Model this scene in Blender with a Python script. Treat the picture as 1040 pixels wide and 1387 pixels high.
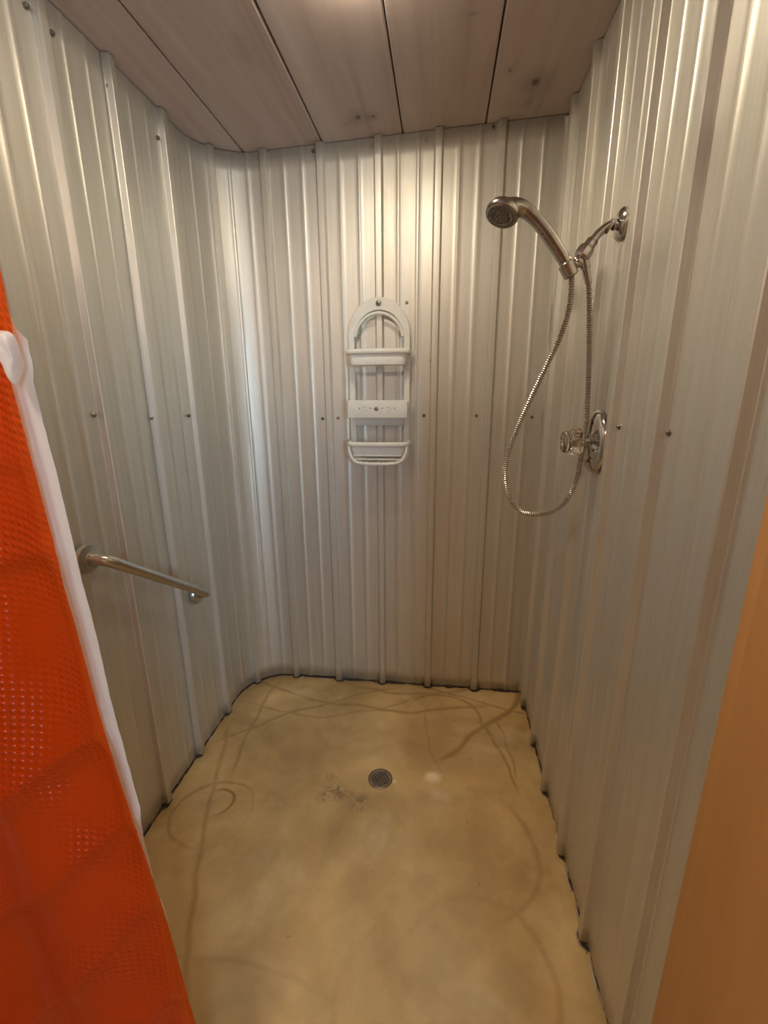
import bpy, bmesh, math, random
from mathutils import Vector, Matrix, noise
random.seed(7)
S = bpy.context.scene
C = S.collection
for o in list(bpy.data.objects):
    bpy.data.objects.remove(o)

# ------------------------------------------------------------------ camera
FPX = 602.2
cd = bpy.data.cameras.new('camera'); cam = bpy.data.objects.new('camera', cd); C.objects.link(cam)
cd.sensor_fit = 'HORIZONTAL'; cd.sensor_width = 36.0; cd.lens = 36.0*FPX/1040.0
cd.clip_start = 0.02
CR = Vector((0.9921179, 0.12513323, -0.00661463)); CU = Vector((-0.02565207, 0.2544846, 0.96673655))
CF = Vector((-0.12265418, 0.95894696, -0.25568865)); EYE = Vector((0, 0, 1.42278))
m = Matrix.Identity(4)
for i in range(3):
    m[i][0] = CR[i]; m[i][1] = CU[i]; m[i][2] = -CF[i]; m[i][3] = EYE[i]
cam.matrix_world = m
S.camera = cam

# ------------------------------------------------------------------ world, exposure
w = bpy.data.worlds.new('world'); S.world = w; w.use_nodes = True
w.node_tree.nodes['Background'].inputs[0].default_value = (0.9, 0.8, 0.7, 1)
w.node_tree.nodes['Background'].inputs[1].default_value = 0.02
S.view_settings.view_transform = 'Standard'; S.view_settings.look = 'None'
S.view_settings.gamma = 1; S.view_settings.use_curve_mapping = False
S.view_settings.exposure = 0.0
LAMP = Vector((-0.21, 1.225, 2.352))       # flat downlight in the shower ceiling
LAMP_STRENGTH = 165.0
LAMP_COL = (1.0, 0.86, 0.65)
ROOM_W = 66.0; ROOM_COL = (1.0, 0.80, 0.62)    # bathroom ceiling lamp behind the camera
WIN_STRENGTH = 25.0; WIN_COL = (0.56, 0.79, 1.0)  # frosted window behind the camera

# ------------------------------------------------------------------ room numbers
D = 1.958; XL = -0.9514; XR = 0.4226
RC = 0.21                                   # radius of the bent sheet in the left corner
def hc(x): return 2.357 + 0.035*(x + 0.3)  # ceiling height, rises a little to the right

def ray(px, py):
    return CF + CR*((px-520)/FPX) + CU*(-(py-693.5)/FPX)
def at_y(px, py, Y):
    d = ray(px, py); return EYE + d*((Y-EYE.y)/d.y)
def at_x(px, py, X):
    d = ray(px, py); return EYE + d*((X-EYE.x)/d.x)
def at_z(px, py, Z):
    d = ray(px, py); return EYE + d*((Z-EYE.z)/d.z)

# ------------------------------------------------------------------ material helpers
class NT:
    def __init__(s, name):
        s.m = bpy.data.materials.new(name); s.m.use_nodes = True
        s.t = s.m.node_tree; s.b = s.t.nodes['Principled BSDF']
    def n(s, typ, **kw):
        nd = s.t.nodes.new(typ)
        for k, v in kw.items():
            if k.startswith('i_'):
                key = k[2:]; key = int(key) if key.isdigit() else key.replace('_', ' ')
                nd.inputs[key].default_value = v
            else: setattr(nd, k, v)
        return nd
    def l(s, a, b): s.t.links.new(a, b)
    def math(s, op, a, b=None, c=None, clamp=False):
        nd = s.t.nodes.new('ShaderNodeMath'); nd.operation = op; nd.use_clamp = clamp
        for i, v in enumerate((a, b, c)):
            if v is None: continue
            if isinstance(v, (int, float)): nd.inputs[i].default_value = v
            else: s.l(v, nd.inputs[i])
        return nd.outputs[0]
    def coords(s, scale=(1, 1, 1), kind='Object', loc=(0, 0, 0), rot=(0, 0, 0)):
        tc = s.n('ShaderNodeTexCoord'); mp = s.n('ShaderNodeMapping')
        mp.inputs['Scale'].default_value = scale; mp.inputs['Location'].default_value = loc
        mp.inputs['Rotation'].default_value = rot
        s.l(tc.outputs[kind], mp.inputs[0]); return mp.outputs[0]
    def noise(s, vec, scale, detail=4, rough=0.55, dist=0.0):
        nd = s.n('ShaderNodeTexNoise'); nd.inputs['Scale'].default_value = scale
        nd.inputs['Detail'].default_value = detail; nd.inputs['Roughness'].default_value = rough
        nd.inputs['Distortion'].default_value = dist
        s.l(vec, nd.inputs['Vector']); return nd.outputs['Fac']
    def ramp(s, fac, stops, interp='LINEAR'):
        nd = s.n('ShaderNodeValToRGB'); cr = nd.color_ramp; cr.interpolation = interp
        while len(cr.elements) < len(stops): cr.elements.new(0.5)
        for e, (p, c) in zip(cr.elements, stops):
            e.position = p; e.color = (*c, 1) if len(c) == 3 else c
        s.l(fac, nd.inputs[0]); return nd.outputs[0]
    def mix(s, fac, a, b, mode='MIX'):
        nd = s.n('ShaderNodeMix', data_type='RGBA', blend_type=mode)
        for i, v in ((0, fac), (6, a), (7, b)):
            if isinstance(v, (int, float)): nd.inputs[i].default_value = v
            elif isinstance(v, tuple): nd.inputs[i].default_value = (*v, 1)
            else: s.l(v, nd.inputs[i])
        return nd.outputs[2]
    def bump(s, h, strength, dist=0.01, normal=None):
        nd = s.n('ShaderNodeBump'); nd.inputs['Strength'].default_value = strength
        nd.inputs['Distance'].default_value = dist; s.l(h, nd.inputs['Height'])
        if normal is not None: s.l(normal, nd.inputs['Normal'])
        return nd.outputs[0]
    def maprange(s, v, a, b, c=0.0, d=1.0):
        nd = s.n('ShaderNodeMapRange'); s.l(v, nd.inputs[0])
        for i, x in enumerate((a, b, c, d)): nd.inputs[i+1].default_value = x
        return nd.outputs[0]
    def set(s, **kw):
        for k, v in kw.items():
            inp = s.b.inputs[k.replace('_', ' ')]
            if isinstance(v, (int, float, tuple)):
                inp.default_value = (*v, 1) if isinstance(v, tuple) and len(v) == 3 else v
            else: s.l(v, inp)
        return s

def simple(name, col, rough=0.5, metal=0.0, var=0.12, nscale=30, bump=0.0, **kw):
    M = NT(name); v = M.coords()
    f = M.noise(v, nscale, 5)
    dark = tuple(c*(1-var) for c in col); lite = tuple(min(1, c*(1+var)) for c in col)
    M.set(Base_Color=M.ramp(f, [(0.3, dark), (0.7, lite)]), Roughness=rough, Metallic=metal)
    if bump: M.set(Normal=M.bump(f, bump, 0.002))
    for k, x in kw.items(): M.set(**{k: x})
    return M.m

def make_galv():
    M = NT('galvanised_steel')
    vs = M.coords((55, 55, 0.9)); streak = M.noise(vs, 1.0, 5, 0.6)
    vf = M.coords((220, 220, 5)); fine = M.noise(vf, 1.0, 3, 0.6)
    vb = M.coords((1, 1, 1)); spang = M.n('ShaderNodeTexVoronoi'); spang.inputs['Scale'].default_value = 160
    M.l(vb, spang.inputs['Vector'])
    blot = M.noise(M.coords((6, 6, 2.5)), 1.0, 5, 0.6)
    base = M.ramp(streak, [(0.25, (0.68, 0.67, 0.62)), (0.5, (0.77, 0.765, 0.715)), (0.8, (0.85, 0.845, 0.80))])
    base = M.mix(M.maprange(blot, 0.35, 0.75, 0.0, 0.35), base, (0.61, 0.585, 0.51))
    # brown water film in long uneven runs over the sheets
    low = M.maprange(M.noise(M.coords((5, 5, 0.7), loc=(3, 1, 2)), 1.0, 4, 0.6), 0.3, 0.7, 0.15, 0.65)
    lown = M.math('MULTIPLY', low, M.maprange(streak, 0.3, 0.7, 0.6, 1.0), clamp=True)
    base = M.mix(lown, base, (0.53, 0.475, 0.345))
    base = M.mix(0.25, base, M.ramp(M.math('ADD', fine, 0.0), [(0.3, (0.56, 0.55, 0.53)), (0.7, (0.78, 0.77, 0.75))]))
    spc = M.n('ShaderNodeSeparateColor'); M.l(spang.outputs['Color'], spc.inputs[0])
    r = M.math('ADD', M.maprange(streak, 0.2, 0.8, 0.46, 0.37), M.math('MULTIPLY', spc.outputs[0], 0.06))
    r = M.math('ADD', r, M.math('MULTIPLY', low, 0.10))
    h = M.math('ADD', M.math('MULTIPLY', streak, 0.6), M.math('MULTIPLY', fine, 0.08))
    M.set(Base_Color=base, Metallic=0.76, Roughness=r, Normal=M.bump(h, 0.15, 0.003))
    return M.m
GALV = make_galv()
CHROME = simple('chrome', (0.62, 0.59, 0.55), 0.12, 1.0, 0.06, 14)
BRUSHED = simple('brushed_steel', (0.55, 0.51, 0.45), 0.28, 1.0, 0.1, 60)
NICKEL = simple('worn_chrome', (0.50, 0.47, 0.43), 0.2, 1.0, 0.15, 25)
HOSEM = simple('hose_steel', (0.60, 0.56, 0.50), 0.3, 0.9, 0.1, 25)
DRAINM = simple('dull_drain_metal', (0.26, 0.21, 0.16), 0.35, 0.9, 0.2, 25)
DARKM = simple('dark_screw', (0.16, 0.13, 0.10), 0.45, 0.8, 0.3, 60)
ZINC = simple('zinc_screw', (0.30, 0.27, 0.23), 0.4, 1.0, 0.2, 60)
BLACK = simple('black_hole_shade', (0.012, 0.010, 0.008), 0.9)
GREYRUB_SHADE = simple('grey_rubber_and_hole_shade', (0.10, 0.095, 0.09), 0.5)
SUB = simple('plywood_backing', (0.05, 0.038, 0.027), 0.9)
SEAL = simple('dirty_sealant', (0.045, 0.030, 0.018), 0.6, 0, 0.5, 25, 0.4)
SEALW = simple('pale_sealant', (0.52, 0.43, 0.32), 0.5, 0, 0.3, 25, 0.3)
PLASTER = simple('painted_plaster', (0.36, 0.22, 0.13), 0.8)

def make_plastic():
    M = NT('frosted_plastic'); f = M.noise(M.coords(), 30, 3)
    M.set(Base_Color=M.ramp(f, [(0.3, (0.90, 0.87, 0.80)), (0.7, (0.96, 0.94, 0.89))]), Roughness=0.35,
          Subsurface_Weight=0.15, Transmission_Weight=0.12, IOR=1.3)
    return M.m
FROST = make_plastic()
def make_clear():
    M = NT('clear_acrylic'); f = M.noise(M.coords(), 40, 2)
    M.set(Base_Color=(0.97, 0.94, 0.88), Roughness=M.maprange(f, 0.3, 0.7, 0.02, 0.09), Transmission_Weight=1.0, IOR=1.49)
    return M.m
ACRYL = make_clear()

def make_wood(name, c1, c2, c3, grain_axis=1, rough=0.55, knots=True, spots=()):
    M = NT(name)
    sc = [14, 14, 14]; sc[grain_axis] = 0.9
    oi = M.n('ShaderNodeObjectInfo')
    tc = M.n('ShaderNodeTexCoord'); add = M.n('ShaderNodeVectorMath', operation='ADD')
    M.l(tc.outputs['Object'], add.inputs[0])
    off = M.n('ShaderNodeCombineXYZ'); M.l(M.math('MULTIPLY', oi.outputs['Random'], 7.0), off.inputs[0])
    M.l(M.math('MULTIPLY', oi.outputs['Random'], 3.0), off.inputs[1]); M.l(off.outputs[0], add.inputs[1])
    mp = M.n('ShaderNodeMapping'); mp.inputs['Scale'].default_value = sc; M.l(add.outputs[0], mp.inputs[0])
    g = M.noise(mp.outputs[0], 1.0, 5, 0.6, 0.6)
    mp2 = M.n('ShaderNodeMapping'); s2 = [3, 3, 3]; s2[grain_axis] = 1.0; mp2.inputs['Scale'].default_value = s2
    M.l(add.outputs[0], mp2.inputs[0]); b = M.noise(mp2.outputs[0], 1.0, 3, 0.5)
    col = M.ramp(g, [(0.25, c1), (0.5, c2), (0.78, c3)])
    col = M.mix(M.maprange(b, 0.35, 0.7, 0.0, 0.45), col, c1)
    if knots:
        vo = M.n('ShaderNodeTexVoronoi'); vo.inputs['Scale'].default_value = 1.0
        mp3 = M.n('ShaderNodeMapping'); s3 = [4.0, 4.0, 4.0]; s3[grain_axis] = 2.6; mp3.inputs['Scale'].default_value = s3
        M.l(add.outputs[0], mp3.inputs[0]); M.l(mp3.outputs[0], vo.inputs['Vector'])
        k = M.maprange(vo.outputs['Distance'], 0.10, 0.03)
        k.node.clamp = True
        sel = M.n('ShaderNodeSeparateColor'); M.l(vo.outputs['Color'], sel.inputs[0])
        k = M.math('MULTIPLY', k, M.math('GREATER_THAN', sel.outputs[0], 0.30))
        col = M.mix(M.math('MULTIPLY', k, 0.75), col, tuple(x*0.35 for x in c1))
    if spots:
        sp = M.n('ShaderNodeSeparateXYZ'); M.l(tc.outputs['Object'], sp.inputs[0])
        wv = M.noise(tc.outputs['Object'], 22, 3)
        for px, py, rad, asp, st in spots:
            q = at_z(px, py, 2.36)
            dx = M.math('SUBTRACT', sp.outputs[0], q.x); dy = M.math('MULTIPLY', M.math('SUBTRACT', sp.outputs[1], q.y), 1/asp)
            dd = M.math('SQRT', M.math('ADD', M.math('MULTIPLY', dx, dx), M.math('MULTIPLY', dy, dy)))
            dd = M.math('ADD', dd, M.math('MULTIPLY', M.math('SUBTRACT', wv, 0.5), rad*1.2))
            core = M.maprange(dd, rad, rad*0.3); halo = M.maprange(dd, rad*3.2, rad*0.6, 0.0, 0.35)
            f = M.math('MULTIPLY', M.math('MAXIMUM', core, halo), st)
            col = M.mix(f, col, (0.085, 0.055, 0.045))
    M.set(Base_Color=col, Roughness=rough, Normal=M.bump(g, 0.15, 0.002))
    return M.m
KNOTS = [(485,157,.015,1.3,.9), (505,157,.010,1.2,.8), (725,120,.024,1.2,.9), (690,103,.008,1.6,.55), (700,92,.005,1.5,.5), (470,165,.016,1.0,.25), (640,25,.02,.35,.35), (715,145,.03,1.5,.3), (330,60,.05,1.5,.2)]
CEILWOOD = make_wood('pickled_pine', (0.38, 0.295, 0.25), (0.50, 0.415, 0.375), (0.60, 0.525, 0.49), knots=False, spots=KNOTS)
JAMBWOOD = make_wood('stained_jamb_wood', (0.50, 0.245, 0.080), (0.60, 0.30, 0.10), (0.68, 0.35, 0.13), 2, 0.5, False)

def make_concrete():
    M = NT('ochre_sealed_concrete')
    tc = M.n('ShaderNodeTexCoord'); sx = M.n('ShaderNodeSeparateXYZ'); M.l(tc.outputs['Object'], sx.inputs[0])
    P = tc.outputs['Object']
    big = M.noise(P, 3.6, 6, 0.62, 0.5); mid = M.noise(P, 12, 5, 0.65); fine = M.noise(P, 90, 4, 0.6)
    col = M.ramp(big, [(0.28, (0.50, 0.31, 0.108)), (0.5, (0.68, 0.455, 0.185)), (0.72, (0.84, 0.62, 0.30))])
    col = M.mix(M.maprange(mid, 0.3, 0.75, 0.0, 0.40), col, (0.50, 0.335, 0.14))
    col = M.mix(M.maprange(fine, 0.3, 0.8, 0.0, 0.22), col, (0.60, 0.46, 0.28))
    # warped coordinates for the stain lines
    wn = M.n('ShaderNodeTexNoise'); wn.inputs['Scale'].default_value = 3.5; wn.inputs['Detail'].default_value = 2
    M.l(P, wn.inputs['Vector'])
    sub = M.n('ShaderNodeVectorMath', operation='SUBTRACT'); M.l(wn.outputs['Color'], sub.inputs[0]); sub.inputs[1].default_value = (0.5, 0.5, 0.5)
    scl = M.n('ShaderNodeVectorMath', operation='SCALE'); M.l(sub.outputs[0], scl.inputs[0]); scl.inputs['Scale'].default_value = 0.10
    wp = M.n('ShaderNodeVectorMath', operation='ADD'); M.l(P, wp.inputs[0]); M.l(scl.outputs[0], wp.inputs[1])
    ws = M.n('ShaderNodeSeparateXYZ'); M.l(wp.outputs[0], ws.inputs[0])
    X, Y = ws.outputs[0], ws.outputs[1]
    def circ(px, py):   # centre of a spot
        q = at_z(px, py, 0); return q.x, q.y
    # arcs: three picture points each give a circle on the floor; mask to the span
    arcs = [((355,925),(430,948),(640,960),0.010,.55), ((310,1000),(400,965),(520,935),0.008,.55),
            ((375,930),(345,975),(318,1035),0.010,.5), ((700,940),(662,985),(600,1025),0.014,.7),
            ((570,945),(640,960),(655,990),0.008,.6), ((655,990),(620,1010),(585,1030),0.006,.5),
            ((580,960),(575,1000),(590,1035),0.006,.35), ((655,985),(680,1020),(697,1065),0.009,.55),
            ((668,975),(690,1010),(700,1050),0.006,.5), ((560,925),(640,950),(700,965),0.008,.6),
            ((340,955),(420,970),(560,945),0.006,.4), ((310,990),(280,1100),(250,1330),0.010,.4),
            ((690,1090),(730,1180),(700,1240),0.010,.32), ((700,1240),(740,1290),(760,1387),0.012,.28),
            ((230,1130),(255,1075),(330,1062),0.007,.45), ((300,1065),(315,1080),(300,1100),0.006,.8),
            ((480,930),(560,940),(690,925),0.010,.5), ((700,1240),(600,1225),(520,1290),0.012,.14),
            ((450,1387),(480,1280),(520,1230),0.012,.12), ((210,1290),(330,1300),(420,1330),0.008,.18)]
    tot = None
    for a, b, c, wd, st in arcs:
        A, B, Cc = [at_z(*q, 0) for q in (a, b, c)]
        ax, ay, bx, by, cx, cy = A.x, A.y, B.x, B.y, Cc.x, Cc.y
        dd = 2*(ax*(by-cy)+bx*(cy-ay)+cx*(ay-by))
        if abs(dd) < 1e-5: continue
        ux = ((ax*ax+ay*ay)*(by-cy)+(bx*bx+by*by)*(cy-ay)+(cx*cx+cy*cy)*(ay-by))/dd
        uy = ((ax*ax+ay*ay)*(cx-bx)+(bx*bx+by*by)*(ax-cx)+(cx*cx+cy*cy)*(bx-ax))/dd
        R = math.hypot(ax-ux, ay-uy)
        dx = M.math('SUBTRACT', X, ux); dy = M.math('SUBTRACT', Y, uy)
        dist = M.math('SQRT', M.math('ADD', M.math('MULTIPLY', dx, dx), M.math('MULTIPLY', dy, dy)))
        e = M.math('ABSOLUTE', M.math('SUBTRACT', dist, R))
        line = M.maprange(e, wd*1.35, wd*0.2)
        mx, my = (ax+cx)/2, (ay+cy)/2; rr = math.hypot(ax-cx, ay-cy)/2
        ex = M.math('SUBTRACT', X, mx); ey = M.math('SUBTRACT', Y, my)
        dm = M.math('SQRT', M.math('ADD', M.math('MULTIPLY', ex, ex), M.math('MULTIPLY', ey, ey)))
        gate = M.maprange(dm, max(rr*1.25, math.hypot(bx-mx, by-my)*1.1), rr*0.95)
        v = M.math('MULTIPLY', M.math('MULTIPLY', line, gate), st)
        tot = v if tot is None else M.math('MAXIMUM', tot, v)
    col = M.mix(M.math('MULTIPLY', tot, M.maprange(mid, 0.25, 0.6, 0.8, 1.1)), col, (0.27, 0.13, 0.027))
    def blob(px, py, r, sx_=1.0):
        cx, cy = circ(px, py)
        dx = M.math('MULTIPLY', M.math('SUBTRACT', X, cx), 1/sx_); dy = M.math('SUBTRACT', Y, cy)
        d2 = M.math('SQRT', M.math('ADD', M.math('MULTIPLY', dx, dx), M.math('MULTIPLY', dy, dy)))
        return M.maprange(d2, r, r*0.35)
    smn = M.maprange(M.noise(P, 42, 3, 0.6, 1.5), 0.45, 0.6)
    for px, py, r, sx_, st in [(455,1070,.05,1.3,.75), (484,1085,.045,1.0,.75), (437,1078,.03,1.4,.6), (447,1050,.035,.8,.45), (530,1105,.03,1,.35),
                               (470,992,.04,.9,.35), (447,1140,.02,1,.4), (513,1115,.05,1,.2)]:
        col = M.mix(M.math('MULTIPLY', M.math('MULTIPLY', blob(px, py, r, sx_), smn), st), col, (0.115, 0.095, 0.075))
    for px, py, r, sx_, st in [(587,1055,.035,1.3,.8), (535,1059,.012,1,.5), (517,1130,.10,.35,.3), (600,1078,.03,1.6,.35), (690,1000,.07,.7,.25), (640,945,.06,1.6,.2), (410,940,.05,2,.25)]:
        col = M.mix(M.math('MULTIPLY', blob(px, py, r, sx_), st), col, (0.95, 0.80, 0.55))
    for px, py, r, sx_, st in [(720,1150,.18,.8,.5), (705,985,.05,.8,.6), (640,1180,.22,1,.3), (300,1150,.12,1,.3), (550,1000,.15,1,.25)]:
        col = M.mix(M.math('MULTIPLY', blob(px, py, r, sx_), M.math('MULTIPLY', mid, st)), col, (0.25, 0.13, 0.04))
    # grey brown dirt in broad uneven patches
    tr_ = M.maprange(M.noise(P, 1.7, 4, 0.6, 0.6), 0.42, 0.64); tr_ = M.math('MULTIPLY', tr_, M.maprange(mid, 0.2, 0.7, 0.65, 1.0), clamp=True)
    col = M.mix(M.math('MULTIPLY', tr_, 0.75), col, (0.33, 0.22, 0.098))
    # small dark specks
    sp = M.n('ShaderNodeTexVoronoi'); sp.inputs['Scale'].default_value = 9; M.l(P, sp.inputs['Vector'])
    col = M.mix(M.maprange(sp.outputs['Distance'], 0.035, 0.012, 0, 0.7), col, (0.09, 0.06, 0.03))
    h = M.math('ADD', M.math('MULTIPLY', big, 0.5), M.math('MULTIPLY', mid, 0.15))
    M.set(Base_Color=col, Roughness=M.maprange(mid, 0.3, 0.7, 0.38, 0.6), Normal=M.bump(h, 0.3, 0.02))
    M.b.inputs['Specular IOR Level'].default_value = 0.4
    return M.m
CONC = make_concrete()

def make_curtain(name, base, trans, dots):
    M = NT(name)
    tc = M.n('ShaderNodeTexCoord'); sx = M.n('ShaderNodeSeparateXYZ'); M.l(tc.outputs['UV'], sx.inputs[0])
    f = M.noise(tc.outputs['Object'], 14, 4)
    cr = M.noise(tc.outputs['Object'], 45, 4, 0.6, 0.8)
    col = M.ramp(f, [(0.3, tuple(c*0.88 for c in base)), (0.7, base)])
    nrm = M.bump(cr, 0.25, 0.003)
    if dots:
        k = 2*math.pi/0.0112
        cx_ = M.math('ADD', M.math('SINE', M.math('MULTIPLY', sx.outputs[0], k)), 1.0)
        cz_ = M.math('ADD', M.math('SINE', M.math('MULTIPLY', M.math('ADD', sx.outputs[1], M.math('MULTIPLY', sx.outputs[0], 0.25)), k)), 1.0)
        g = M.math('MULTIPLY', cx_, cz_)
        g = M.math('MULTIPLY', g, M.maprange(M.noise(tc.outputs['Object'], 5, 2), 0.38, 0.58))
        nrm = M.bump(g, 0.6, 0.0011, nrm)
    M.set(Base_Color=col, Roughness=0.24, Normal=nrm)
    M.b.inputs['Specular IOR Level'].default_value = 0.5
    tr = M.n('ShaderNodeBsdfTranslucent'); tr.inputs[0].default_value = (*trans, 1)
    mx = M.n('ShaderNodeMixShader'); mx.inputs[0].default_value = 0.45
    M.l(M.b.outputs[0], mx.inputs[1]); M.l(tr.outputs[0], mx.inputs[2])
    M.l(mx.outputs[0], M.t.nodes['Material Output'].inputs[0])
    return M.m
ORANGE = make_curtain('orange_vinyl', (0.58, 0.045, 0.002), (1.0, 0.20, 0.02), True)
LINER = make_curtain('white_vinyl', (0.88, 0.87, 0.86), (0.95, 0.88, 0.82), False)

def emit_mat(name, col, st):
    M = NT(name); f = M.noise(M.coords(), 3, 2)
    M.set(Base_Color=(0.9, 0.9, 0.9), Emission_Color=(*col, 1), Emission_Strength=M.maprange(f, 0, 1, st*0.98, st*1.02))
    return M.m

# ------------------------------------------------------------------ object helpers
def link(name, me, mat, parent=None, smooth=None):
    o = bpy.data.objects.new(name, me); C.objects.link(o)
    if mat and not me.materials: me.materials.append(mat)
    if parent: o.parent = parent
    if smooth is not None:
        for p in me.polygons: p.use_smooth = True
        if smooth < 180:
            me.set_sharp_from_angle(angle=math.radians(smooth))
    return o
def obj(name, bm, mat, parent=None, smooth=35):
    me = bpy.data.meshes.new(name); bmesh.ops.recalc_face_normals(bm, faces=bm.faces)
    bm.to_mesh(me); bm.free(); return link(name, me, mat, parent, smooth)
def raw(name, vs, fs, mat, parent=None, smooth=35):
    me = bpy.data.meshes.new(name); me.from_pydata([tuple(v) for v in vs], [], fs); me.update()
    return link(name, me, mat, parent, smooth)
def empty(name, loc=(0, 0, 0)):
    o = bpy.data.objects.new(name, None); C.objects.link(o); o.location = loc; o.empty_display_size = 0.05; return o
def thing(o, label, cat, group=None):
    o['label'] = label; o['category'] = cat
    if group: o['group'] = group
    return o
def struct(o, label=None, cat=None):
    o['kind'] = 'structure'
    if label: o['label'] = label
    if cat: o['category'] = cat
    return o
def adopt(o, par):      # parent while the mesh keeps world coordinates
    o.parent = par; o.matrix_parent_inverse = Matrix.Translation(par.location).inverted(); return o
def bbox(bm, x0, x1, y0, y1, z0, z1, bev=0.0, seg=2):
    r = bmesh.ops.create_cube(bm, size=1.0); vs = r['verts']
    for v in vs:
        v.co.x = x0 + (v.co.x+0.5)*(x1-x0); v.co.y = y0 + (v.co.y+0.5)*(y1-y0); v.co.z = z0 + (v.co.z+0.5)*(z1-z0)
    if bev:
        es = list({e for v in vs for e in v.link_edges})
        bmesh.ops.bevel(bm, geom=es, offset=bev, segments=seg, affect='EDGES', profile=0.5)
def box(name, x0, x1, y0, y1, z0, z1, mat, par=None, bev=0.0):
    bm = bmesh.new(); bbox(bm, x0, x1, y0, y1, z0, z1, bev); o = obj(name, bm, mat, None, 35)
    if par: adopt(o, par)
    return o
def frames(pts, up0=None):
    pts = [Vector(p) for p in pts]; T = []
    for i in range(len(pts)):
        a = pts[max(0, i-1)]; b = pts[min(len(pts)-1, i+1)]; T.append((b-a).normalized())
    u = Vector(up0) if up0 else (Vector((0, 0, 1)) if abs(T[0].z) < 0.9 else Vector((0, 1, 0)))
    U = []
    for t in T:
        u = (u - t*u.dot(t)).normalized(); U.append(u.copy())
    return pts, T, U
def sweep(bm, pts, rad, sides=12, up0=None, caps=True, flat=1.0):
    pts, T, U = frames(pts, up0); rings = []
    for i, (p, t, u) in enumerate(zip(pts, T, U)):
        v = t.cross(u); r = rad[i] if isinstance(rad, (list, tuple)) else rad
        rings.append([bm.verts.new(p + u*(math.cos(2*math.pi*k/sides)*r*flat) + v*(math.sin(2*math.pi*k/sides)*r)) for k in range(sides)])
    for a, b in zip(rings, rings[1:]):
        for k in range(sides): bm.faces.new((a[k], a[(k+1) % sides], b[(k+1) % sides], b[k]))
    if caps: bm.faces.new(rings[0][::-1]); bm.faces.new(rings[-1])
def tube(name, pts, rad, mat, par=None, sides=12, up0=None, flat=1.0, smooth=40):
    bm = bmesh.new(); sweep(bm, pts, rad, sides, up0, True, flat); o = obj(name, bm, mat, None, smooth)
    if par: adopt(o, par)
    return o
def lathe(name, prof, base, axis, mat, par=None, sides=32, smooth=35):
    """prof: list of (radius, distance along axis)"""
    base = Vector(base); ax = Vector(axis).normalized(); u = ax.orthogonal().normalized(); v = ax.cross(u)
    bm = bmesh.new(); rings = []
    for r, h in prof:
        if r < 1e-6: rings.append([bm.verts.new(base+ax*h)])
        else: rings.append([bm.verts.new(base+ax*h+u*(math.cos(2*math.pi*k/sides)*r)+v*(math.sin(2*math.pi*k/sides)*r)) for k in range(sides)])
    for a, b in zip(rings, rings[1:]):
        for k in range(sides):
            k2 = (k+1) % sides
            if len(a) == 1 and len(b) == 1: continue
            if len(a) == 1: bm.faces.new((a[0], b[k], b[k2]))
            elif len(b) == 1: bm.faces.new((a[k], a[k2], b[0]))
            else: bm.faces.new((a[k], a[k2], b[k2], b[k]))
    o = obj(name, bm, mat, None, smooth)
    if par: adopt(o, par)
    return o
def catmull(pts, n=8):
    P = [Vector(p) for p in pts]; P = [P[0]*2-P[1]] + P + [P[-1]*2-P[-2]]; out = []
    for i in range(1, len(P)-2):
        a, b, c, d = P[i-1:i+3]
        for k in range(n):
            t = k/n
            out.append(0.5*((2*b)+(c-a)*t+(2*a-5*b+4*c-d)*t*t+(-a+3*b-3*c+d)*t**3))
    out.append(P[-2]); return out

# ------------------------------------------------------------------ corrugated sheets
PITCH = 0.2286
LLEN = D - RC                                     # left line runs y = 0.35 .. D-RC
ARC = RC*math.pi/2
def path_L(s):
    """left wall, bent corner and back wall as one line; s = y on the left wall"""
    if s <= LLEN: return Vector((XL, s, 0)), Vector((1, 0, 0))
    if s <= LLEN+ARC:
        a = (s-LLEN)/RC; c = Vector((XL+RC, LLEN, 0))
        d = Vector((-math.cos(a), math.sin(a), 0)); return c + d*RC, -d
    return Vector((XL+RC+(s-LLEN-ARC), D, 0)), Vector((0, -1, 0))
def s_of_x(x): return LLEN+ARC+(x-XL-RC)
def path_R(s): return Vector((XR, s, 0)), Vector((-1, 0, 0))

def profile(ribs, minors, s0, s1):
    """(s, height) breakpoints of the folded sheet"""
    pts = []
    for r in ribs:
        for ds, h in ((-0.0185, 0), (-0.0165, 0.0015), (-0.0128, 0.0172), (-0.0108, 0.019), (-0.004, 0.0192), (0.004, 0.0192),
                      (0.0108, 0.019), (0.0128, 0.0172), (0.0165, 0.0015), (0.0185, 0)):
            pts.append((r+ds, h))
    for r in minors:
        for ds, h in ((-0.0085, 0), (-0.006, 0.0009), (-0.0030, 0.0022), (0.0030, 0.0022), (0.006, 0.0009), (0.0085, 0)):
            pts.append((r+ds, h))
    pts = sorted(p for p in pts if s0 <= p[0] <= s1)
    pts = [(s0, 0.0)] + pts + [(s1, 0.0)]
    out = []
    for a, b in zip(pts, pts[1:]):
        out.append(a); n = int((b[0]-a[0])/0.013)
        for k in range(1, n+1): out.append((a[0]+(b[0]-a[0])*k/(n+1), a[1]+(b[1]-a[1])*k/(n+1)))
    out.append(pts[-1]); return out

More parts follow.
